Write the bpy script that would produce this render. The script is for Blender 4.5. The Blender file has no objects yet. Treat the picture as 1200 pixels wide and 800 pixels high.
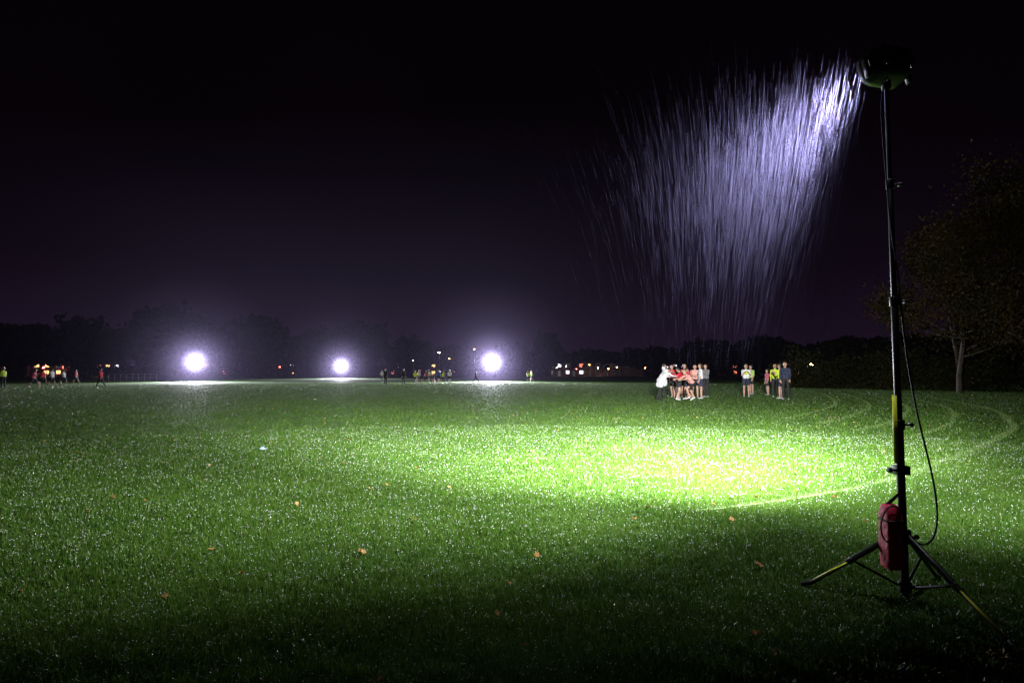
import bpy, bmesh, math, random
import numpy as np
from mathutils import Vector, Matrix
random.seed(7); rng=np.random.default_rng(11)
scene=bpy.context.scene
scene.view_settings.view_transform='Standard'; scene.view_settings.look='None'; scene.view_settings.exposure=0
COL=scene.collection
H=1.3

# ---------------------------------------------------------------- helpers
def link(o,parent=None):
    COL.objects.link(o)
    if parent: o.parent=parent
    return o
def empty(name,loc=(0,0,0),rz=0):
    e=bpy.data.objects.new(name,None); e.location=loc; e.rotation_euler=(0,0,rz); e.empty_display_size=.2
    return link(e)
def np_mesh(name,verts,faces,mats,parent=None,midx=None,smooth=False,attrs=None):
    """faces: list of (n,k) int arrays"""
    if isinstance(faces,np.ndarray): faces=[faces]
    me=bpy.data.meshes.new(name)
    verts=np.asarray(verts,dtype=np.float32)
    me.vertices.add(len(verts)); me.vertices.foreach_set('co',verts.ravel())
    loops=np.concatenate([f.ravel() for f in faces]).astype(np.int32)
    tot=np.concatenate([np.full(len(f),f.shape[1],dtype=np.int32) for f in faces])
    st=np.concatenate([[0],np.cumsum(tot)[:-1]]).astype(np.int32)
    me.loops.add(len(loops)); me.loops.foreach_set('vertex_index',loops)
    me.polygons.add(len(tot)); me.polygons.foreach_set('loop_start',st); me.polygons.foreach_set('loop_total',tot)
    if midx is not None: me.polygons.foreach_set('material_index',np.asarray(midx,dtype=np.int32))
    me.update(calc_edges=True)
    me.polygons.foreach_set('use_smooth',np.full(len(tot),smooth))
    if attrs:
        for k,a in attrs.items():
            at=me.attributes.new(k,'FLOAT','POINT'); at.data.foreach_set('value',np.asarray(a,dtype=np.float32))
    for m in mats: me.materials.append(m)
    o=bpy.data.objects.new(name,me)
    return link(o,parent)

def new_mat(name):
    m=bpy.data.materials.new(name); m.use_nodes=True
    nt=m.node_tree; b=nt.nodes['Principled BSDF']
    return m,nt,b
def noise_mat(name,c1,c2,scale=8,rough=.7,metal=0,bump=0,spec=.5):
    m,nt,b=new_mat(name)
    tc=nt.nodes.new('ShaderNodeTexCoord'); n=nt.nodes.new('ShaderNodeTexNoise'); n.inputs['Scale'].default_value=scale; n.inputs['Detail'].default_value=5
    r=nt.nodes.new('ShaderNodeValToRGB'); r.color_ramp.elements[0].position=.35; r.color_ramp.elements[1].position=.65
    r.color_ramp.elements[0].color=(*c1,1); r.color_ramp.elements[1].color=(*c2,1)
    nt.links.new(tc.outputs['Object'],n.inputs['Vector']); nt.links.new(n.outputs['Fac'],r.inputs['Fac']); nt.links.new(r.outputs['Color'],b.inputs['Base Color'])
    b.inputs['Roughness'].default_value=rough; b.inputs['Metallic'].default_value=metal; b.inputs['Specular IOR Level'].default_value=spec
    if bump:
        bp=nt.nodes.new('ShaderNodeBump'); bp.inputs['Strength'].default_value=bump; bp.inputs['Distance'].default_value=.02
        nt.links.new(n.outputs['Fac'],bp.inputs['Height']); nt.links.new(bp.outputs['Normal'],b.inputs['Normal'])
    return m
_c={}
def cloth(c):
    if c not in _c:
        _c[c]=noise_mat('cloth_%d'%len(_c),tuple(x*.75 for x in c),tuple(min(1,x*1.1) for x in c),14,.75)
    return _c[c]
def emis_mat(name,c,s,sample=False):
    m,nt,b=new_mat(name)
    b.inputs['Base Color'].default_value=(.6,.6,.6,1); b.inputs['Emission Color'].default_value=(*c,1); b.inputs['Emission Strength'].default_value=s
    m.cycles.emission_sampling='AUTO' if sample else 'NONE'
    return m

def tube(p0,p1,r0,r1,seg=12,cap=3):
    """closed tapered capsule -> verts, quads list"""
    p0=Vector(p0);p1=Vector(p1); d=(p1-p0); L=d.length
    if L<1e-6: d=Vector((0,0,1))
    d.normalize(); a=d.orthogonal().normalized(); b=d.cross(a)
    prof=[]
    for i in range(cap+1):
        t=math.pi/2*(i/cap); 
        prof.append((-r0*math.cos(t), max(r0*math.sin(t),1e-4)))
    for i in range(cap+1):
        t=math.pi/2*(i/cap); prof.append((L+r1*math.sin(t), max(r1*math.cos(t),1e-4)))
    V=[];F=[]
    for h,r in prof:
        for k in range(seg):
            an=2*math.pi*k/seg
            V.append(p0+d*h+(a*math.cos(an)+b*math.sin(an))*r)
    n=len(prof)
    for i in range(n-1):
        for k in range(seg):
            F.append((i*seg+k,i*seg+(k+1)%seg,(i+1)*seg+(k+1)%seg,(i+1)*seg+k))
    F.append(tuple(reversed(range(seg)))); F.append(tuple((n-1)*seg+k for k in range(seg)))
    return V,F
class MB:
    def __init__(s): s.V=[];s.F=[];s.M=[]
    def add(s,VF,m=0):
        V,F=VF; o=len(s.V); s.V+= [tuple(v) for v in V]; s.F+=[tuple(i+o for i in f) for f in F]; s.M+=[m]*len(F); return s
    def obj(s,name,mats,parent=None,smooth=True,bevel=0):
        me=bpy.data.meshes.new(name); me.from_pydata(s.V,[],s.F); me.polygons.foreach_set('material_index',s.M)
        me.polygons.foreach_set('use_smooth',[smooth]*len(s.F)); me.update()
        for m in mats: me.materials.append(m)
        o=bpy.data.objects.new(name,me); link(o,parent)
        if bevel:
            b=o.modifiers.new('b','BEVEL'); b.width=bevel; b.segments=3; b.limit_method='ANGLE'
        return o
def cyl(p0,p1,r0,r1=None,seg=20):
    r1=r0 if r1 is None else r1
    p0=Vector(p0);p1=Vector(p1); d=(p1-p0).normalized(); a=d.orthogonal().normalized(); b=d.cross(a)
    V=[p+(a*math.cos(2*math.pi*k/seg)+b*math.sin(2*math.pi*k/seg))*r for p,r in((p0,r0),(p1,r1)) for k in range(seg)]
    F=[(k,(k+1)%seg,seg+(k+1)%seg,seg+k) for k in range(seg)]+[tuple(reversed(range(seg))),tuple(range(seg,2*seg))]
    return V,F
def box(c,s,R=None):
    V=[Vector((x*s[0]/2,y*s[1]/2,z*s[2]/2)) for x in(-1,1) for y in(-1,1) for z in(-1,1)]
    if R is not None: V=[R@v for v in V]
    V=[v+Vector(c) for v in V]
    return V,[(0,1,3,2),(4,6,7,5),(0,4,5,1),(2,3,7,6),(0,2,6,4),(1,5,7,3)]

# ---------------------------------------------------------------- camera
cam=bpy.data.cameras.new('camera'); cam.lens=20; cam.sensor_width=36; cam.clip_start=.05; cam.clip_end=3000
co=bpy.data.objects.new('camera',cam); co.location=(0,0,H); co.rotation_euler=(math.radians(90+3.17),0,0); link(co); scene.camera=co

# ---------------------------------------------------------------- world (night sky, light pollution near the horizon)
w=bpy.data.worlds.new('World'); scene.world=w; w.use_nodes=True; nt=w.node_tree; bg=nt.nodes['Background']
tc=nt.nodes.new('ShaderNodeTexCoord'); sp=nt.nodes.new('ShaderNodeSeparateXYZ'); rp=nt.nodes.new('ShaderNodeValToRGB')
nt.links.new(tc.outputs['Generated'],sp.inputs[0]); nt.links.new(sp.outputs['Z'],rp.inputs['Fac'])
e=rp.color_ramp.elements; e[0].position=0; e[0].color=(.0125,.0060,.0165,1); e[1].position=.55; e[1].color=(.0012,.0005,.0012,1)
for p,c in((.08,(.0080,.0040,.0108,1)),(.17,(.0038,.0018,.0048,1)),(.32,(.0019,.0008,.0020,1))):
    x=e.new(p); x.color=c
ns=nt.nodes.new('ShaderNodeTexNoise'); ns.inputs['Scale'].default_value=2.2; ns.inputs['Detail'].default_value=3
nt.links.new(tc.outputs['Generated'],ns.inputs['Vector'])
mr=nt.nodes.new('ShaderNodeMapRange'); mr.inputs['To Min'].default_value=.6; mr.inputs['To Max'].default_value=1.4; nt.links.new(ns.outputs['Fac'],mr.inputs['Value'])
nt.links.new(rp.outputs['Color'],bg.inputs['Color']); nt.links.new(mr.outputs['Result'],bg.inputs['Strength'])

# ---------------------------------------------------------------- grass materials
def grass_mat(name,blade):
    m,nt,b=new_mat(name)
    tc=nt.nodes.new('ShaderNodeTexCoord')
    n=nt.nodes.new('ShaderNodeTexNoise'); n.inputs['Scale'].default_value=.55; n.inputs['Detail'].default_value=7; n.inputs['Roughness'].default_value=.7
    nt.links.new(tc.outputs['Object'],n.inputs['Vector'])
    r=nt.nodes.new('ShaderNodeValToRGB'); r.color_ramp.elements[0].position=.32; r.color_ramp.elements[1].position=.68
    r.color_ramp.elements[0].color=(.032,.098,.007,1); r.color_ramp.elements[1].color=(.070,.165,.014,1)
    nt.links.new(n.outputs['Fac'],r.inputs['Fac'])
    mix=nt.nodes.new('ShaderNodeMixRGB'); mix.inputs['Color2'].default_value=(.130,.180,.040,1)
    nt.links.new(r.outputs['Color'],mix.inputs['Color1'])
    if blade:
        at=nt.nodes.new('ShaderNodeAttribute'); at.attribute_name='rnd'
        mp=nt.nodes.new('ShaderNodeMapRange'); mp.inputs['From Min'].default_value=.45; mp.inputs['To Max'].default_value=.75
        nt.links.new(at.outputs['Fac'],mp.inputs['Value']); nt.links.new(mp.outputs['Result'],mix.inputs['Fac'])
        nt.links.new(mix.outputs['Color'],b.inputs['Base Color'])
        b.inputs['Roughness'].default_value=.36; b.inputs['Specular IOR Level'].default_value=.38
        tr=nt.nodes.new('ShaderNodeBsdfTranslucent'); nt.links.new(mix.outputs['Color'],tr.inputs['Color'])
        ms=nt.nodes.new('ShaderNodeMixShader'); ms.inputs[0].default_value=.35
        out=nt.nodes['Material Output']
        nt.links.new(b.outputs[0],ms.inputs[1]); nt.links.new(tr.outputs[0],ms.inputs[2]); nt.links.new(ms.outputs[0],out.inputs['Surface'])
    else:
        n2=nt.nodes.new('ShaderNodeTexNoise'); n2.inputs['Scale'].default_value=9; n2.inputs['Detail'].default_value=10; n2.inputs['Roughness'].default_value=.8
        nt.links.new(tc.outputs['Object'],n2.inputs['Vector'])
        mp=nt.nodes.new('ShaderNodeMapRange'); mp.inputs['From Min'].default_value=.45; mp.inputs['From Max'].default_value=.75; mp.inputs['To Max'].default_value=.6
        nt.links.new(n2.outputs['Fac'],mp.inputs['Value']); nt.links.new(mp.outputs['Result'],mix.inputs['Fac'])
        nt.links.new(mix.outputs['Color'],b.inputs['Base Color']); b.inputs['Roughness'].default_value=.75; b.inputs['Specular IOR Level'].default_value=.25
        bp=nt.nodes.new('ShaderNodeBump'); bp.inputs['Strength'].default_value=1; bp.inputs['Distance'].default_value=.12
        nt.links.new(n2.outputs['Fac'],bp.inputs['Height']); nt.links.new(bp.outputs['Normal'],b.inputs['Normal'])
    return m
GM=grass_mat('mown_turf',False); BMt=grass_mat('grass_blades',True)
# ground sheet
N=90
xs=np.sign(np.linspace(-1,1,N))*np.abs(np.linspace(-1,1,N))**3*900
ys=np.sign(np.linspace(-.3,1,N))*np.abs(np.linspace(-.3,1,N))**3*1100
X,Y=np.meshgrid(xs,ys); V=np.stack([X.ravel(),Y.ravel(),np.zeros(N*N)],1)
i=np.arange(N*N).reshape(N,N); F=np.stack([i[:-1,:-1].ravel(),i[:-1,1:].ravel(),i[1:,1:].ravel(),i[1:,:-1].ravel()],1)
np_mesh('grass_field_ground',V,F,[GM],smooth=True)

def blades(n,px,py,width,height,seg5,rnd=None):
    n=len(px); a=rng.uniform(0,2*np.pi,n); la=rng.uniform(0,2*np.pi,n); lean=rng.uniform(.05,.9,n)*height
    tx=np.cos(a)*width/2; ty=np.sin(a)*width/2; dx=np.cos(la)*lean; dy=np.sin(la)*lean
    z0=np.full(n,-.002)
    if seg5:
        P=np.zeros((n,5,3)); 
        P[:,0]=np.stack([px-tx,py-ty,z0],1);P[:,1]=np.stack([px+tx,py+ty,z0],1)
        P[:,2]=np.stack([px-tx*.8+dx*.35,py-ty*.8+dy*.35,height*.6],1);P[:,3]=np.stack([px+tx*.8+dx*.35,py+ty*.8+dy*.35,height*.6],1)
        P[:,4]=np.stack([px+dx,py+dy,height],1)
        b=np.arange(n)[:,None]*5
        F=[b+np.array([0,1,3,2]),b+np.array([2,3,4])]
        k=5
    else:
        P=np.zeros((n,3,3))
        P[:,0]=np.stack([px-tx,py-ty,z0],1);P[:,1]=np.stack([px+tx,py+ty,z0],1);P[:,2]=np.stack([px+dx,py+dy,height],1)
        F=[np.arange(n)[:,None]*3+np.array([0,1,2])]; k=3
    r=rng.uniform(0,1,n)
    return P.reshape(-1,3),F,np.repeat(r,k)
def clump(px,py):
    return 1+.34*np.sin(px*9.1+np.sin(py*7.3)*2)*np.sin(py*8.3+np.sin(px*6.1)*2)+.26*np.sin(px*2.3+py*3.1)*np.sin(py*1.7-px*1.3)+.2*np.sin(px*23+np.sin(py*17)*2)*np.sin(py*21+np.sin(px*13)*2)
def sampler(n,r0,r1,e,half=1.0):
    u=rng.uniform(0,1,n); q=e+1
    r=(r0**q+u*(r1**q-r0**q))**(1/q); t=rng.uniform(-half,half,n)
    return r,r*np.sin(t),r*np.cos(t)
r,px,py=sampler(520000,1.4,14,-.6)
P1,F1,R1=blades(0,px,py,.0027*(r/2.5)**.75*rng.uniform(.7,1.4,len(r)),.032*clump(px,py)*rng.uniform(.5,1.35,len(r)),True)
o1=np_mesh('grass_blades',P1,F1,[BMt],attrs={'rnd':R1})
r,px,py=sampler(330000,14,75,-.7)
P2,F2,R2=blades(0,px,py,.012*(r/14)**.9*rng.uniform(.7,1.4,len(r)),.038*rng.uniform(.5,1.3,len(r)),False)
o2=np_mesh('far_blades',P2,F2,[BMt],attrs={'rnd':R2},parent=o1)

# wet drops on the blades
m,nt_,b=new_mat('water_drop'); b.inputs['Base Color'].default_value=(.78,.82,.92,1); b.inputs['Roughness'].default_value=.15; b.inputs['Specular IOR Level'].default_value=1
DROP=m
r,px,py=sampler(30000,1.6,14,-.45,.95)
s=.0015*(r/2.5)**.5*rng.uniform(.4,1.9,len(r)); z=.032*clump(px,py)*rng.uniform(.9,1.4,len(r))
oc=np.array([[1,0,0],[0,1,0],[-1,0,0],[0,-1,0],[0,0,1],[0,0,-1]])
P=np.stack([px,py,z],1)[:,None,:]+oc[None]*s[:,None,None]
of=np.array([[0,1,4],[1,2,4],[2,3,4],[3,0,4],[1,0,5],[2,1,5],[3,2,5],[0,3,5]])
np_mesh('water_drops',P.reshape(-1,3),(np.arange(len(r))[:,None,None]*6+of[None]).reshape(-1,3),[DROP],smooth=True)

# ---------------------------------------------------------------- running-track lines (chalk on grass)
m,nt_,b=new_mat('chalk_line')
tc=nt_.nodes.new('ShaderNodeTexCoord'); n=nt_.nodes.new('ShaderNodeTexNoise'); n.inputs['Scale'].default_value=22; n.inputs['Detail'].default_value=6
rr=nt_.nodes.new('ShaderNodeValToRGB'); rr.color_ramp.elements[0].position=.38; rr.color_ramp.elements[1].position=.66
rr.color_ramp.elements[0].color=(.06,.13,.012,1); rr.color_ramp.elements[1].color=(.17,.24,.10,1)
nt_.links.new(tc.outputs['Object'],n.inputs['Vector']); nt_.links.new(n.outputs['Fac'],rr.inputs['Fac']); nt_.links.new(rr.outputs['Color'],b.inputs['Base Color']); b.inputs['Roughness'].default_value=.9
CH=m
ctrl=[(-1.6,4.9),(1.08,5.2),(3.91,6.52),(6.31,8.42),(9.33,11.1),(13,14.9),(18.5,22.8),(25.4,37.7),(33,62),(36,90)]
def cr(pts,n=14):
    out=[]; p=[Vector(q) for q in pts]; p=[2*p[0]-p[1]]+p+[2*p[-1]-p[-2]]
    for i in range(1,len(p)-2):
        for k in range(n):
            t=k/n; out.append(.5*((2*p[i])+(-p[i-1]+p[i+1])*t+(2*p[i-1]-5*p[i]+4*p[i+1]-p[i+2])*t*t+(-p[i-1]+3*p[i]-3*p[i+1]+p[i+2])*t**3))
    return out
cl=cr(ctrl)
tl=empty('running_track_lines')
for k in range(5):
    off=k*1.22*(1.0)
    pts=[]
    for j in range(1,len(cl)-1):
        t=(cl[j+1]-cl[j-1]).normalized(); nn=Vector((-t.y,t.x)); pts.append((cl[j]+nn*off,nn))
    if k==0: pts=pts[16:]
    else: pts=pts[50+3*k:]
    V=[];Fq=[]
    wl=.03 if k==0 else .022
    for q,nn in pts: V+= [(q.x-nn.x*wl,q.y-nn.y*wl,.010),(q.x+nn.x*wl,q.y+nn.y*wl,.010)]
    for j in range(len(pts)-1): Fq.append((2*j,2*j+2,2*j+3,2*j+1))
    np_mesh('lane_line_strip_%d'%k,np.array(V),np.array(Fq),[CH],parent=tl)
    # chalked blades
    A=np.array([[q.x,q.y] for q,_ in pts]); NN=np.array([[n_.x,n_.y] for _,n_ in pts])
    seg=np.linalg.norm(A[1:]-A[:-1],axis=1); d=np.linalg.norm(A[:-1],axis=1); cnt=(seg*(420 if k==0 else 200)*np.minimum(1,5/d)).astype(int)
    idx=np.repeat(np.arange(len(seg)),cnt); u=rng.uniform(0,1,len(idx))[:,None]
    q=A[idx]*(1-u)+A[idx+1]*u+NN[idx]*rng.normal(0,.045,len(idx))[:,None]; dd=np.linalg.norm(q,axis=1)
    P,Fb,Rb=blades(0,q[:,0],q[:,1],.0035*(dd/2.5)**.8,.032*rng.uniform(.6,1.1,len(dd)),False)
    np_mesh('chalked_blades_%d'%k,P,Fb,[CH],parent=tl)

# ---------------------------------------------------------------- fallen leaves
LM=noise_mat('dead_leaf',(.24,.11,.03),(.36,.24,.07),3,.6)
V=[];F=[]
shape=[(0,-1),(.25,-.55),(.85,-.6),(.55,-.1),(.95,.3),(.4,.35),(0,1),(-.4,.35),(-.95,.3),(-.55,-.1),(-.85,-.6),(-.25,-.55)]
r,px,py=sampler(260,2.2,30,.1,.75)
for x,y in list(zip(px,py))+[(2.75,6.3),(2.5,5.9),(.35,8.2),(-1.05,4.1),(1.9,5.0),(-.7,6.4),(3.3,5.9)]:
    s=random.uniform(.012,.034); a=random.uniform(0,6.28); R=Matrix.Rotation(a,3,'Z')@Matrix.Rotation(random.uniform(-.9,.9),3,'X')
    o=len(V); V.append(Vector((x,y,.033))+R@Vector((0,0,-.004)))
    for sx,sy in shape: V.append(Vector((x,y,.036+random.uniform(0,.012)))+R@Vector((sx*s,sy*s,0)))
    for k in range(12): F.append((o,o+1+k,o+1+(k+1)%12))
np_mesh('fallen_leaves',np.array([tuple(v) for v in V]),np.array(F),[LM])

# ---------------------------------------------------------------- lights
def spot(name,loc,target,power,ang,blend,color,rad,parent=None):
    l=bpy.data.lights.new(name,'SPOT'); l.energy=power; l.spot_size=math.radians(ang); l.spot_blend=blend; l.color=color; l.shadow_soft_size=rad
    o=bpy.data.objects.new(name,l); link(o); o.location=loc
    o.rotation_euler=(Vector(target)-Vector(loc)).to_track_quat('-Z','Y').to_euler(); 
    if parent: 
        o.parent=parent; o.matrix_parent_inverse=Matrix.Translation(-Vector(parent.location))
    return o
BLK=noise_mat('black_powdercoat',(.012,.012,.013),(.022,.022,.024),30,.38)
RUB=noise_mat('black_rubber',(.01,.01,.01),(.016,.016,.017),30,.6)
YEL=noise_mat('yellow_tube',(.68,.74,.02),(.80,.85,.03),20,.45)
RED=noise_mat('red_nylon_bag',(.52,.010,.05),(.70,.02,.08),35,.65,bump=.4)

def lamp_mast(base,aim,detail=True,lens=None,h=3.24,bag=False):
    """portable LED mast lamp; local coords, base at origin. aim: local yaw of beam (0 = +Y)"""
    root=empty('portable_mast_lamp',base)
    g=MB()
    S=[(.03,1.0,.0225),(.9,1.75,.019),(1.7,2.45,.0155),(2.4,3.04,.0125)]
    for z0,z1,rr_ in S: g.add(cyl((0,0,z0),(0,0,z1),rr_),0)
    for z,rr_ in((1.0,.03),(1.72,.026),(2.42,.022),(.36,.036),(.08,.034)):
        g.add(cyl((0,0,z-.028),(0,0,z+.028),rr_),0)
        g.add(cyl((rr_,0,z),(rr_+.035,0,z),.006),0); g.add(cyl((rr_+.03,0,z),(rr_+.05,0,z),.014,.012),0)
    g.add(cyl((-.028,0,.74),(-.06,0,.74),.007),0); g.add(cyl((-.055,0,.74),(-.075,0,.74),.015),0)
    g.add(box((0,0,.74),(.075,.06,.05)),0)
    g.obj('telescopic_pole',[BLK],root,bevel=.002)
    if detail:
        y=MB(); y.add(cyl((-.030,-.010,.78),(-.027,-.010,1.17),.012),0); y.obj('yellow_pole_strip',[YEL],root)  # thin yellow strip along the left of the pole
    # tripod
    t=MB()
    feet=[(-.44,.21),(.11,-.57),(.42,.32)]
    for fx,fy in feet:
        L=math.hypot(fx,fy); ux,uy=fx/L,fy/L
        a=Vector((ux*.035,uy*.035,.37)); f=Vector((fx,fy,.02))
        t.add(cyl(a,f,.012),0); t.add(cyl(a,a.lerp(f,.55),.016),0)
        t.add(tube(f+Vector((0,0,.012)),f+Vector((ux*.035,uy*.035,-.004)),.017,.014,10,2),1)
        mid=a.lerp(f,.5); t.add(cyl(Vector((ux*.03,uy*.03,.085)),mid,.0075),0)
        t.add(tube(mid,mid+Vector((0,0,.001)),.019,.019,8,2),0)
    t.add(cyl((0,0,.33),(0,0,.40),.042),0)
    t.obj('tripod_legs',[BLK,RUB],root,bevel=.0015)
    if detail:
        s=MB()
        for fi,(q0,q1) in ((0,(.5,.95)),(1,(.5,.95))):
            fx,fy=feet[fi]; a=Vector((0,0,.37)); f=Vector((fx,fy,.02)); 
            s.add(cyl(a.lerp(f,q0)+Vector((-.004,-.006,.012)),a.lerp(f,q1)+Vector((-.004,-.006,.012)),.006),0)
        s.obj('leg_sheen_strips',[YEL],root)  # yellow strips stand in for the bright sheen along the legs
    # head : round-cornered flood head with cooling fins and front lens, tilted down
    R=Matrix.Rotation(aim,3,'Z')@Matrix.Rotation(math.radians(-14),3,'X'); c=Vector((0,0,3.14))
    hd=MB()
    def rr_prof(wd,ht,rad,y):
        pts=[]
        for cx,cz,a0 in((wd/2-rad,ht/2-rad,0),(-wd/2+rad,ht/2-rad,90),(-wd/2+rad,-ht/2+rad,180),(wd/2-rad,-ht/2+rad,270)):
            for k in range(6):
                a=math.radians(a0+90*k/5); pts.append(Vector((cx+rad*math.cos(a),y,cz+rad*math.sin(a))))
        return pts
    rings=[rr_prof(.16,.10,.045,-.085),rr_prof(.24,.16,.065,-.07),rr_prof(.275,.19,.07,-.03),rr_prof(.285,.20,.07,.04),rr_prof(.285,.20,.07,.065),rr_prof(.26,.175,.06,.066),rr_prof(.26,.175,.06,.055)]
    V=[R@p+c for rg in rings for p in rg]; n=24
    F=[(i*n+k,i*n+(k+1)%n,(i+1)*n+(k+1)%n,(i+1)*n+k) for i in range(len(rings)-1) for k in range(n)]+[tuple(reversed(range(n)))]
    hd.add((V,F),0)
    for k in range(7):
        cc=R@Vector((-.09+.03*k,-.082,0))+c; hd.add(box(cc,(.007,.04,.12),R),0)
    for k in range(-1,2,2):
        hd.add(box(R@Vector((k*.15,0,-.03))+c,(.008,.04,.13),R),0)
    hd.add(cyl((0,0,3.0),(0,0,3.06),.025),0)
    hd.obj('lamp_head',[BLK],root,bevel=0)
    ln=MB(); ln.add(([R@p+c for p in rr_prof(.258,.173,.06,.058)],[tuple(reversed(range(24)))]),0); ln.obj('led_lens',[lens],root,smooth=False)
    return root,R,c

lens_near=emis_mat('led_lens_near',(.9,.95,1),1500,True)
MX,MY=2.25,3.33
mast,R,c=lamp_mast((MX,MY,0),math.radians(14),True,lens_near)
src=Vector((MX,MY,0))+c+R@Vector((0,.10,0))
WH=(1.0,1.0,.97)
def aimed(az,el,d=10):  # azimuth from +Y towards +X, elevation down
    a=math.radians(az); e_=math.radians(el); return src+Vector((math.sin(a)*math.cos(e_),math.cos(a)*math.cos(e_),-math.sin(e_)))*d
spot('main_beam',src,aimed(-3,8),40000,104,1,WH,.07,mast)
spot('left_flood',src,aimed(-36,8),8000,132,1,WH,.07,mast)
spot('right_flood',src,aimed(36,10),5000,128,1,WH,.07,mast)
# bag strapped to the mast + cables
bg_=MB()
def loft(rings,n):
    V=[p for r_ in rings for p in r_]; F=[(i*n+k,i*n+(k+1)%n,(i+1)*n+(k+1)%n,(i+1)*n+k) for i in range(len(rings)-1) for k in range(n)]
    F+=[tuple(reversed(range(n))),tuple((len(rings)-1)*n+k for k in range(n))]; return V,F
rings=[]
for z,wx,wy in((.185,.035,.03),(.19,.042,.045),(.21,.046,.055),(.30,.048,.058),(.40,.046,.054),(.50,.044,.05),(.535,.038,.045),(.548,.025,.03)):
    rings.append([Vector((-.076+math.copysign(abs(math.cos(a))**.45,math.cos(a))*wx+.004*math.sin(z*60+a*3), -.01+math.copysign(abs(math.sin(a))**.45,math.sin(a))*wy,z)) for a in [2*math.pi*k/24 for k in range(24)]])
bg_.add(loft(rings,24),0)
for z in(.46,):
    rg=[[Vector((-.076+math.copysign(abs(math.cos(a))**.45,math.cos(a))*.0505,-.01+math.copysign(abs(math.sin(a))**.45,math.sin(a))*.060,zz)) for a in [2*math.pi*k/24 for k in range(24)]] for zz in(z-.005,z+.005)]
    bg_.add(loft(rg,24),1)
bg_.add(cyl((-.085,-.01,.545),(-.02,-.005,.60),.006),1); bg_.add(cyl((-.105,-.01,.54),(-.02,-.005,.605),.006),1)
bg_.obj('red_battery_bag',[RED,RUB],mast)
def cable(name,pts,rad,mat,parent):
    cu=bpy.data.curves.new(name,'CURVE'); cu.dimensions='3D'; cu.bevel_depth=rad; cu.bevel_resolution=3
    s=cu.splines.new('NURBS'); s.points.add(len(pts)-1)
    for i_,p in enumerate(pts): s.points[i_].co=(*p,1)
    s.use_endpoint_u=True; s.order_u=4; s.resolution_u=10
    cu.materials.append(mat); o=bpy.data.objects.new(name,cu); link(o,parent)
cable('power_cable',[(.02,-.02,1.76),(.03,-.03,1.5),(.05,-.03,1.3),(.09,-.04,1.0),(.15,-.05,.72),(.165,-.06,.5),(.14,-.06,.36),(.08,-.05,.31),(.02,-.04,.36)],.0055,RUB,mast)
cable('mast_cable',[(-.03,-.06,3.05),(-.075,-.05,2.95),(-.055,-.03,2.7),(-.03,-.02,2.4),(-.022,-.02,2.1),(.01,-.03,1.9),(.02,-.02,1.76)],.0035,RUB,mast)
cable('bag_lead',[(-.04,-.05,.52),(-.11,-.08,.58),(-.17,-.07,.50),(-.17,-.06,.38),(-.12,-.05,.33),(-.04,-.04,.33)],.0045,RUB,mast)

# distant masts + drizzle mist, with denser spheres added at the lamps for glare
lens_far=emis_mat('led_lens_far',(.9,.92,1),6000)
def mist_mat(name,dens,aniso=.2,col=(.70,.60,1,1)):
    m=bpy.data.materials.new(name); m.use_nodes=True; nt_=m.node_tree; nt_.nodes.clear()
    vs=nt_.nodes.new('ShaderNodeVolumeScatter'); vs.inputs['Color'].default_value=col; vs.inputs['Density'].default_value=dens; vs.inputs['Anisotropy'].default_value=aniso
    out=nt_.nodes.new('ShaderNodeOutputMaterial'); nt_.links.new(vs.outputs[0],out.inputs['Volume']); return m
far=[(-49.0,88,1.0),(-42,140,1.2),(-3.2,90,1.2)]
mist=empty('drizzle_mist')
MM=[(.8,mist_mat('glare_mist_core',.024)),(2.2,mist_mat('glare_mist_dense',.006)),(6,mist_mat('glare_mist_mid',.0016)),(13,mist_mat('glare_mist_thin',.0006))]
for x,y,pw in far:
    d=Vector((0-x,0-y)); aim=math.atan2(-d.x,d.y)
    root,R2_,c2=lamp_mast((x,y,0),aim,False,lens_far)
    s2=Vector((x,y,0))+c2+R2_@Vector((0,.12,0))
    spot('flood_beam',s2,(x+d.x*.35,y+d.y*.35,0),75000*pw,160,1,(.86,.86,1),.12,root)
    for rad,mm in MM:  # nested mist spheres added to give each lamp its glare disc
        bm=bmesh.new(); bmesh.ops.create_icosphere(bm,subdivisions=4,radius=rad*(1.3 if y>100 else 1)); me=bpy.data.meshes.new('glare_mist'); bm.to_mesh(me); bm.free()
        me.materials.append(mm); o=bpy.data.objects.new('glare_mist',me); o.location=s2; link(o,mist)
me=MB(); me.add(box((-25,105,15.3),(210,90,30))); me.obj('mist_bank',[mist_mat('mist_bank',.00032,.2)],mist,smooth=False)

# ---------------------------------------------------------------- rain
m,nt_,b=new_mat('rain_water'); b.inputs['Base Color'].default_value=(.0028,.0026,.0056,1); b.inputs['Roughness'].default_value=.7; b.inputs['Specular IOR Level'].default_value=0.0
RAIN=m
n=9000
rx=2.2-np.abs(rng.normal(0,.62,n)); ry=3.42+np.abs(rng.normal(0,.8,n)); rz=3.20-np.abs(rng.normal(0,.85,n))+rng.normal(0,.12,n)
rz=np.maximum(rz,.4)
ln=rng.uniform(.10,.42,n); wd=.00021*rng.uniform(.4,1.6,n)*np.sqrt(ry/4)
P0=np.stack([rx,ry,rz],1); ax=np.stack([-.34*(rx-1.5)+rng.normal(0,.01,n),rng.normal(0,.02,n),-np.ones(n)],1)
P1=P0+ax*ln[:,None]; Pm=P0+ax*ln[:,None]*.6
ring=[np.array([math.cos(a),math.sin(a),0]) for a in (0,2.094,4.189)]
V=np.zeros((n,5,3)); V[:,0]=P0; V[:,4]=P1
for k in range(3): V[:,1+k]=Pm+ring[k][None]*wd[:,None]
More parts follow.
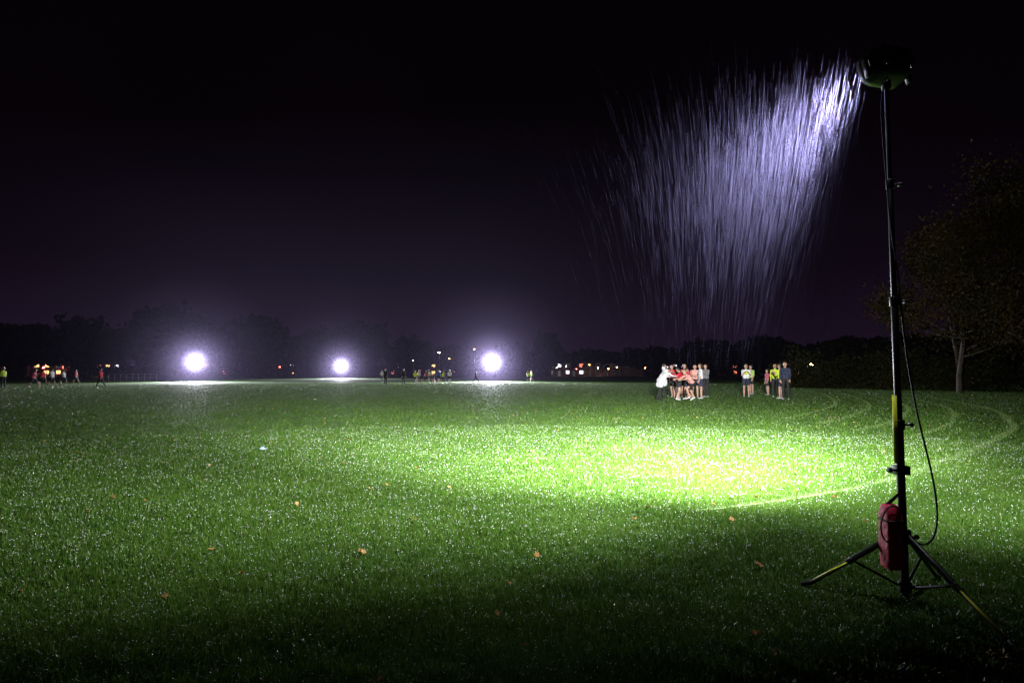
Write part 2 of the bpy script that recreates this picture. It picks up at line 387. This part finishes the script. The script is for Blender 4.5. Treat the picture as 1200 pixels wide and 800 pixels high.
F=(np.arange(n)[:,None,None]*5+np.array([[0,1,2],[0,2,3],[0,3,1],[4,2,1],[4,3,2],[4,1,3]])[None]).reshape(-1,3)
np_mesh('falling_rain',V.reshape(-1,3),F,[RAIN])

# ---------------------------------------------------------------- people
SK=noise_mat('skin',(.42,.24,.17),(.52,.31,.23),10,.5); SKD=noise_mat('dark_skin',(.13,.07,.045),(.17,.09,.06),10,.5)
HB=noise_mat('brown_hair',(.03,.018,.01),(.06,.035,.02),40,.5); HBL=noise_mat('fair_hair',(.25,.16,.07),(.36,.24,.11),40,.5)
EYE=noise_mat('eye_dark',(.02,.02,.02),(.04,.03,.03),10,.2); LIP=noise_mat('lips',(.3,.1,.09),(.35,.13,.11),10,.5)
def rotx(p,o,a):
    p=Vector(p);o=Vector(o); return o+Matrix.Rotation(a,3,'X')@(p-o)
def person(x,y,face,top,bottom,leg='skin',pose='stand',hair=HB,shoe=(.5,.5,.5),sleeve=False,ht=1.75,vox=.014,coat=False,skin=None,lr=0,pony=False,bib=None):
    """local: faces +Y. leg: 'skin' bare legs below shorts or a colour. """
    skin=skin or SK
    mats=[skin,cloth(top),cloth(bottom),cloth(leg) if leg!='skin' else skin,hair,cloth(shoe),cloth(bib) if bib else cloth(top)]
    C=[]
    def cap(a,b,r0,r1,l): C.append((Vector(a),Vector(b),r0,r1,l))
    P={'stand':dict(lean=.03,L=(.04,.03),R=(-.05,.05),A=((.1,.15,.35),(-.05,.15,.25))),
       'hip':dict(lean=.0,L=(.02,.02),R=(-.02,.02),A=((-.2,.75,1.6),(-.2,.75,1.6))),
       'fold':dict(lean=.03,L=(.03,.03),R=(-.03,.04),A=((.45,.1,1.9),(.5,.1,1.8))),
       'walk':dict(lean=.06,L=(.42,.12),R=(-.32,.35),A=((-.4,.1,.3),(.45,.1,.6))),
       'run':dict(lean=.2,L=(.85,1.1),R=(-.4,.7),A=((-.8,.15,1.5),(.7,.1,1.6))),
       'bend':dict(lean=.75,L=(.25,.35),R=(-.15,.3),A=((1.0,.15,.5),(1.1,.1,.4))),
       'crouch':dict(lean=.65,L=(1.15,1.5),R=(.55,1.5),A=((1.0,.15,.5),(1.1,.1,.4))),
       'reach':dict(lean=.2,L=(.25,.25),R=(-.25,.2),A=((1.3,.2,.3),(.9,.25,.6)))}[pose]
    hip=Vector((0,0,.93))
    def T(p): return rotx(p,hip,-P['lean'])
    # torso
    cap((-.075,0,.95),(.075,0,.95),.105,.105,1 if coat else 2)
    cap(T((-.06,.0,1.08)),T((.06,0,1.08)),.098,.098,1)
    cap(T((-.085,.005,1.27)),T((.085,.005,1.27)),.112,.112,6)
    cap((-.06,0,.97),T((-.085,0,1.3)),.1,.1,1); cap((.06,0,.97),T((.085,0,1.3)),.1,.1,1)
    cap(T((-.155,-.005,1.42)),T((.155,-.005,1.42)),.058,.058,1)
    cap(T((0,0,1.38)),T((0,0,1.46)),.08,.06,1)
    cap(T((0,.0,1.44)),T((0,.015,1.54)),.053,.05,0)
    # head
    cap(T((0,.025,1.60)),T((0,.01,1.675)),.072,.078,0); cap(T((0,.045,1.57)),T((0,.06,1.555)),.045,.03,0)
    cap(T((0,.095,1.63)),T((0,.108,1.605)),.011,.015,0)
    for s in(-1,1): cap(T((s*.08,.005,1.61)),T((s*.083,.0,1.645)),.013,.017,0)
    cap(T((0,-.012,1.64)),T((0,-.005,1.695)),.083,.082,4)
    if pony: cap(T((0,-.09,1.69)),T((0,-.14,1.52)),.034,.018,4)
    # legs
    for s,(a,k) in((-1,P['L']),(1,P['R'])):
        h0=Vector((s*.09,0,.92)); kn=h0+Vector((s*.02,math.sin(a)*.44,-math.cos(a)*.44))
        sh=a-k; an=kn+Vector((s*.005,math.sin(sh)*.41,-math.cos(sh)*.41)); mid=h0.lerp(kn,.62)
        cap(h0,mid,.092,.074,1 if coat else 2); cap(mid,kn,.066,.053,3); cap(kn,kn.lerp(an,.35),.05,.055,3); cap(kn.lerp(an,.35),an,.054,.036,3)
        fd=Vector((s*.12,math.cos(sh*.6),math.sin(sh*.6))).normalized()
        cap(an+Vector((0,-.03,-.035)),an+fd*.14+Vector((0,0,-.045)),.036,.03,5)
    # arms
    for s,(a,ab,eb) in((-1,P['A'][0]),(1,P['A'][1])):
        s0=T((s*.18,0,1.41)); d=Vector((s*math.sin(ab)*math.cos(a*.5),math.sin(a)*math.cos(ab),-math.cos(a)*math.cos(ab))).normalized()
        el=s0+d*.28
        inn=(-s*.55*min(1,eb/1.5)) if pose in('fold','hip') else -s*.12
        d2=Vector((s*math.sin(ab)*.5+inn,math.sin(a+eb)*math.cos(ab*.5),-math.cos(a+eb)*math.cos(ab*.5))).normalized()
        wr=el+d2*.24
        cap(s0,el,.056,.045,1); cap(el,wr,.042,.028,1 if sleeve or coat else 0)
        side=d2.orthogonal().normalized(); nr=d2.cross(side)
        pm=wr+d2*.075; cap(wr+side*.012,pm+side*.022,.024,.02,0); cap(wr-side*.012,pm-side*.022,.024,.02,0)
        if vox<.02:
            for fi,(o_,l_) in enumerate(((-.034,.058),(-.012,.075),(.011,.08),(.033,.07))):
                b0=pm+side*o_; b1=b0+d2*l_*.55+nr*.008; b2=b1+d2*l_*.4+nr*.025
                cap(b0,b1,.0105,.0100,0); cap(b1,b2,.0100,.009,0)
            t0=wr+d2*.03-side*.03; cap(t0,t0+d2*.03-side*.03,.013,.011,0); cap(t0+d2*.03-side*.03,t0+d2*.06-side*.035+nr*.01,.011,.0095,0)
        else: cap(pm,pm+d2*.07+nr*.02,.03,.018,0)
    if coat:
        cap((-.08,0,.74),T((-.09,0,1.25)),.145,.125,1); cap((.08,0,.74),T((.09,0,1.25)),.145,.125,1); cap(T((0,-.03,1.5)),T((0,-.05,1.55)),.09,.08,1)
    g=MB()
    for a,b_,r0,r1,l in C: g.add(tube(a,b_,r0,r1,12,4))
    me=bpy.data.meshes.new('t'); me.from_pydata(g.V,[],g.F); to=bpy.data.objects.new('t',me); link(to)
    rm=to.modifiers.new('r','REMESH'); rm.mode='VOXEL'; rm.voxel_size=vox
    sm=to.modifiers.new('s','SMOOTH'); sm.iterations=2 if vox<.02 else 1; sm.factor=.4
    dg=bpy.context.evaluated_depsgraph_get(); bm_=bpy.data.meshes.new_from_object(to.evaluated_get(dg))
    bpy.data.objects.remove(to); bpy.data.meshes.remove(me)
    nf=len(bm_.polygons); cen=np.zeros(nf*3); bm_.polygons.foreach_get('center',cen); cen=cen.reshape(-1,3)
    best=np.full(nf,1e9); lab=np.zeros(nf,int)
    for a,b_,r0,r1,l in C:
        a=np.array(a);b2=np.array(b_); ab_=b2-a; t=np.clip(((cen-a)@ab_)/max(ab_@ab_,1e-9),0,1)
        ds=np.linalg.norm(cen-(a+t[:,None]*ab_),axis=1)-(r0+(r1-r0)*t)
        k=ds<best-.0005; best[k]=ds[k]; lab[k]=l
    bm_.materials.clear()
    for mm in mats: bm_.materials.append(mm)
    bm_.polygons.foreach_set('material_index',lab.astype(np.int32)); bm_.polygons.foreach_set('use_smooth',[True]*nf)
    vz=np.zeros(len(bm_.vertices)*3); bm_.vertices.foreach_get('co',vz); mz=vz.reshape(-1,3)[:,2].min()
    root=empty('person',(x,y,-mz*ht/1.75+.01),face); root.scale=(ht/1.75,)*3
    bo=bpy.data.objects.new('body',bm_); link(bo,root)
    f=MB()
    for s in(-1,1): f.add(tube(T((s*.031,.092,1.648)),T((s*.033,.092,1.648)),.0095,.0095,8,3),0)
    f.add(tube(T((-.022,.088,1.575)),T((.022,.088,1.575)),.006,.006,8,2),1)
    f.obj('face_features',[EYE,LIP],root)
    return root
def at(u,Y): return (u-600)/667*Y
RD=(.62,.02,.04); WT=(.75,.76,.78); NV=(.02,.025,.06); BK=(.015,.015,.018); YL=(.62,.80,.06); PK=(.62,.12,.2); GY=(.2,.2,.22); BL=(.05,.12,.4)
pi=math.pi
# main group (29 m): a loose huddle
G=[(773,27.4,-1.2,WT,BK,BK,'bend',dict(coat=True,shoe=BK)),
   (778,29.6,-1.6,WT,BK,BK,'fold',dict(coat=True,shoe=BK)),
   (788,30.0,2.6,RD,BK,'skin','reach',dict(pony=True)),
   (795,27.2,-1.1,RD,BK,'skin','bend',dict(shoe=WT)),
   (793,29.0,-.6,PK,NV,'skin','crouch',dict(shoe=WT)),
   (802,30.6,pi,PK,BK,'skin','stand',dict(pony=True,hair=HBL)),
   (806,28.2,1.0,RD,NV,'skin','bend',dict(shoe=WT)),
   (811,26.8,1.9,(.7,.35,.3),BK,'skin','crouch',dict(shoe=WT,hair=HBL)),
   (814,29.6,2.9,(.7,.35,.3),NV,'skin','reach',dict()),
   (821,28.6,1.5,WT,NV,'skin','stand',dict(pony=True)),
   (827,30.6,2.2,GY,BK,BK,'fold',dict(sleeve=True)),
   # right group
   (874,31.2,pi-.3,WT,NV,'skin','fold',dict(bib=YL,sleeve=False,hair=HBL,pony=True)),
   (880,34.5,2.0,(.5,.7,.2),BK,'skin','stand',dict()),
   (899,33.5,1.7,PK,BK,'skin','stand',dict(ht=1.5)),
   (908,30.5,-.4,YL,BK,BK,'stand',dict(sleeve=True,hair=HBL)),
   (914,28.8,.8,YL,NV,'skin','fold',dict(bib=YL)),
   (920,27.8,2.5,NV,BK,BK,'stand',dict(sleeve=True,ht=1.82)),
   ]
for u,Y,f,t,b_,l,ps,kw in G: person(at(u,Y),Y,f,t,b_,l,ps,**kw)
# far players
Fp=[(452,61,2.8,BK,BK,BK,'stand',dict(sleeve=True)),(473,62,-2.2,BK,BK,BK,'stand',dict(sleeve=True)),(448,78,2.8,WT,BK,BK,'walk',{}),
    (487,67,pi,YL,NV,'skin','run',{}),(492,70,1.2,WT,NV,'skin','walk',{}),(498,68,-1.5,PK,BK,'skin','run',{}),(503,72,2,YL,BK,'skin','stand',{}),
    (508,69,1.7,(.7,.5,.4),NV,'skin','bend',{}),(514,71,3,BL,BK,'skin','walk',{}),(519,68,-2,YL,NV,'skin','run',{}),(527,66,pi,WT,BK,WT,'walk',{}),
    (619,80,pi,YL,NV,'skin','run',{}),(623,84,2,YL,NV,'skin','walk',{}),(558,75,1.5,NV,BK,BK,'walk',{}),
    (119,50,1.6,RD,BK,BK,'walk',dict(sleeve=True)),(5,48,1.5,YL,BK,BK,'stand',dict(sleeve=True)),
    (40,48,-1.4,PK,NV,'skin','run',{}),(52,52,1.4,RD,BK,'skin','run',{}),(62,50,1.6,WT,BK,'skin','walk',{}),(76,60,1.6,WT,NV,'skin','run',{}),(90,66,1.6,RD,NV,'skin','walk',{})]
for u,Y,f,t,b_,l,ps,kw in Fp: person(at(u,Y),Y,f,t,b_,l,ps,vox=.024,**kw)

# small marker cone in the grass
mc=MB(); prof=[(.055,.0),(.05,.01),(.03,.025),(.018,.04),(.014,.04)]
V=[];n=20
for rr_,z in prof: V+=[Vector((rr_*math.cos(2*pi*k/n),rr_*math.sin(2*pi*k/n),z)) for k in range(n)]
mc.add((V,[(i*n+k,i*n+(k+1)%n,(i+1)*n+(k+1)%n,(i+1)*n+k) for i in range(4) for k in range(n)]))
o=mc.obj('marker_cone',[cloth((.3,.4,.7))]); o.location=(at(310,9.75),9.75,.012)

# ---------------------------------------------------------------- trees
BARK=noise_mat('bark',(.05,.04,.03),(.10,.08,.055),12,.9,bump=.6)
LEAFA=noise_mat('autumn_foliage',(.014,.015,.005),(.045,.028,.009),.6,.9,spec=.05)
LEAFD=noise_mat('dark_foliage',(.016,.018,.009),(.030,.030,.012),.5,.9,spec=.05)
def tree_parts(base,h,spread,rn,levels=4,leafn=2500,leafs=.12):
    g=MB(); tips=[]
    def grow(p,d,L,r,lv):
        segs=3; q=p
        for i_ in range(segs):
            d=(d+Vector((rn.uniform(-.16,.16),rn.uniform(-.16,.16),rn.uniform(-.02,.12)))).normalized(); q2=q+d*L/segs; r2=r*.86
            g.add(cyl(q,q2+d*.02,r,r2,8 if lv<2 else 5)); q=q2; r=r2
            if lv>=1: tips.append((q,L))
            if lv==0 and i_>0:
                for kk in range(2):
                    a=rn.uniform(0,2*pi); grow(q,Vector((math.cos(a),math.sin(a),rn.uniform(.1,.5))).normalized(),L*.6,r*.45,2)
        if lv<levels:
            for k in range(rn.choice((2,3,3))):
                a=rn.uniform(0,2*pi); t=rn.uniform(.3,.7)*spread
                nd=(d+Vector((math.cos(a)*t,math.sin(a)*t,rn.uniform(-.1,.35)))).normalized()
                grow(q,nd,L*rn.uniform(.62,.82),r*.68,lv+1)
    grow(Vector(base),Vector((rn.uniform(-.05,.05),0,1)),h*.28,h*.013,0)
    tp=np.array([tuple(t[0]) for t in tips]); 
    idx=rng.integers(0,len(tp),leafn); c=tp[idx]+rng.normal(0,h*.045,(leafn,3))
    a=rng.normal(0,1,(leafn,3)); a/=np.linalg.norm(a,axis=1)[:,None]; b=np.cross(a,rng.normal(0,1,(leafn,3))); b/=np.linalg.norm(b,axis=1)[:,None]
    s=(leafs*rng.uniform(.5,1.4,leafn))[:,None]
    P=np.stack([c-a*s,c+b*s*.55,c+a*s,c-b*s*.55],1).reshape(-1,3)
    return g,P
def tree(name,base,h,spread,leafn,leafs,seed,leafmat=LEAFA):
    g,P=tree_parts((0,0,-.1),h,spread,random.Random(seed),4,leafn,leafs)
    root=empty(name,base); g.obj('trunk_and_limbs',[BARK],root)
    np_mesh('crown_leaves',P,np.arange(len(P)).reshape(-1,4),[leafmat],parent=root)
tree('autumn_tree',(29,37,0),13,.8,15000,.11,3)
tree('autumn_tree',(30.5,32,0),14.5,.85,16000,.11,5)
tree('autumn_tree',(34.5,38,0),18,.8,14000,.13,8)
tree('autumn_tree',(38,34,0),16,.9,8000,.13,9)
tree('autumn_tree',(33,42,0),15,.9,10000,.14,12)
# hedge behind the right-hand trees
def blobs(name,cs,n,s,mat):
    P=[]
    for (x,y,z,rx_,ry_,rz_) in cs:
        d=rng.normal(0,1,(n,3)); d/=np.linalg.norm(d,axis=1)[:,None]; rad=rng.uniform(.45,1.12,n)[:,None]; rad*= (1+.25*np.sin(d[:,:1]*7+x)*np.sin(d[:,2:]*6+y))
        c=np.array([x,y,z])+d*rad*np.array([rx_,ry_,rz_]); 
        a=rng.normal(0,1,(n,3)); a/=np.linalg.norm(a,axis=1)[:,None]; b=np.cross(a,rng.normal(0,1,(n,3))); b/=np.linalg.norm(b,axis=1)[:,None]
        ss=(s*rng.uniform(.5,1.5,n))[:,None]
        P.append(np.stack([c-a*ss,c+b*ss*.7,c+a*ss,c-b*ss*.7],1).reshape(-1,3))
    P=np.concatenate(P); P[:,2]=np.maximum(P[:,2],.0)
    return np_mesh(name,P,np.arange(len(P)).reshape(-1,4),[mat])
cs=[]
for k in range(26):
    t=k/25; cs.append((24+t*22+random.uniform(-.6,.6),52-t*22+random.uniform(-1,1),random.uniform(.6,1.4),1.8,1.5,random.uniform(1.4,2.8)))
blobs('hedge',cs,1100,.11,LEAFD)
# distant tree belt
cs=[]
def dt(u,Y,top,wpx):
    x=at(u,Y); h=(437-top)/667*Y+H; wr=wpx/667*Y/2
    for k in range(7):
        cs.append((x+random.uniform(-.6,.6)*wr,Y+random.uniform(-3,3),h*random.uniform(.45,.72),wr*random.uniform(.35,.55),wr*.5,h*random.uniform(.2,.3)))
    cs.append((x,Y,h*.62,wr*.7,wr*.6,h*.36)); cs.append((x,Y,h*.25,wr*.15,wr*.15,h*.3))
cs=[]
for u,Y,top,wp in((-60,150,372,110),(20,150,380,100),(95,160,372,90),(195,150,358,120),(300,155,370,95),(370,165,385,60),(425,170,378,80),(480,200,395,60),(540,200,405,70),
                  (600,210,402,60),(642,205,392,34),(690,220,410,80),(760,220,408,80),(830,190,398,90),(890,170,395,70),(945,150,405,80),(1000,120,398,80),(1060,110,395,90),(1130,100,385,110),(1220,100,380,120),(1320,110,370,140)):
    dt(u,Y,top,wp)
blobs('distant_trees',cs,900,.85,LEAFD)
cs=[(at(u,230),230+random.uniform(-6,6),random.uniform(1.5,3),9,4,random.uniform(2,4.5)) for u in range(-150,1400,22)]
blobs('distant_hedgerow',cs,350,.6,LEAFD)

# ---------------------------------------------------------------- distant houses and street lamps
BR=noise_mat('brick',(.20,.10,.07),(.28,.14,.10),3,.9); SL=noise_mat('slate_roof',(.05,.05,.06),(.08,.08,.09),3,.8)
WW=emis_mat('warm_window',(1,.50,.20),2.2); WR=emis_mat('reddish_window',(1,.22,.14),1.6); WC=emis_mat('cool_window',(.9,.85,1),2.2); DK=noise_mat('dark_window',(.02,.02,.02),(.03,.03,.03),3,.2)
WHT=noise_mat('white_frame',(.6,.6,.6),(.7,.7,.7),3,.6)
def house(x,y,rz,seed):
    rn=random.Random(seed); root=empty('brick_house',(x,y,0),rz)
    a=MB(); a.add(box((0,0,2.7),(9,8,5.4))); 
    a.add(([Vector(p) for p in((-4.5,-4,5.4),(-4.5,4,5.4),(-4.5,0,8),(4.5,-4,5.4),(4.5,4,5.4),(4.5,0,8))],[(0,2,1),(3,4,5),(0,3,5,2),(1,2,5,4)]))
    a.obj('walls',[BR],root,smooth=False)
    r_=MB(); r_.add(([Vector(p) for p in((-4.8,-4.5,5.2),(4.8,-4.5,5.2),(4.8,0,8.15),(-4.8,0,8.15),(-4.8,4.5,5.2),(4.8,4.5,5.2))],[(0,1,2,3),(3,2,5,4)])); r_.add(box((3,0,8.6),(.9,.9,1.8))); r_.obj('roof_and_chimney',[SL],root,smooth=False)
    wn=MB()
    for wx in(-3,0,3):
        for z in(1.6,4.1):
            if wx==0 and z<2: 
                wn.add(box((0,-4.02,1.05),(1.0,.08,2.1)),4); continue
            wn.add(box((wx,-4.02,z),(1.5,.06,1.35)),5)
            wn.add(box((wx,-4.06,z),(1.3,.04,1.15)),rn.choice((0,0,1,2,3,3,3)))
    wn.obj('windows_and_door',[WW,WR,WC,DK,DK,WHT],root,smooth=False)
k=0
for u,Y in((12,205),(48,215),(85,210),(130,240),(255,235),(335,235),(470,240),(500,235),(525,240),(655,215),(672,222),(690,215),(708,220),(725,225),(745,225),(790,240),(850,235),(948,170),(962,180)):
    k+=1; house(at(u,Y),Y,-math.atan2((u-600),667)*.6,k)
OR=emis_mat('sodium_lamp',(1,.5,.15),60); LW=emis_mat('white_street_light',(1,.9,.8),90); RL=emis_mat('red_light',(1,.1,.08),50)
GAL=noise_mat('galvanised_steel',(.2,.2,.2),(.3,.3,.3),5,.5,.6)
def street(u,Y,h,mat,s=.3):
    root=empty('street_lamp',(at(u,Y),Y,0)); g=MB(); g.add(cyl((0,0,0),(0,0,h),.09,.06,8)); g.add(cyl((0,0,h),(0,-1.2,h+.3),.05,.04,8)); g.add(box((0,-1.4,h+.3),(.35,.7,.15)))
    g.obj('column_and_arm',[GAL],root,smooth=False)
    l=MB(); l.add(tube((0,-1.3,h+.2),(0,-1.5,h+.2),s*.6,s*.6,8,2)); l.obj('lamp',[mat],root)
for u,Y,h,mt,s in((8,190,5,LW,.5),(42,185,5.5,LW,.6),(66,188,5.2,LW,.6),(118,190,5,OR,.5),(20,200,3,OR,.4),(55,200,3,RL,.4),(78,195,3,RL,.4),(30,195,4,OR,.4),
                (485,190,5.3,OR,.3),(515,192,8,LW,.25),(527,195,6,OR,.25),(556,190,9,OR,.3),(652,200,3,OR,.3),(663,200,3.4,LW,.25),(675,205,2.6,RL,.3),(690,200,4,OR,.25),(700,205,3,LW,.25),(712,200,2.6,OR,.3),(722,205,3.2,OR,.25),
                (755,210,3,OR,.3),(946,120,3,OR,.25),(955,122,2.2,RL,.25),(962,122,2,OR,.25),(948,121,2.8,LW,.2),(1060,150,3,OR,.2),(290,195,4,OR,.3),(330,195,3.2,RL,.3)):
    street(u,Y,h,mt,s)
# white railing barriers at the far left
rb=MB()
for j in range(9):
    x=at(128+j*7,95); rb.add(cyl((x,95,0),(x,95,1.1),.03,seg=6))
for z in(.55,1.1): rb.add(cyl((at(128,95),95,z),(at(184,95),95,z),.03,seg=6))
rb.obj('railing_fence',[WHT])
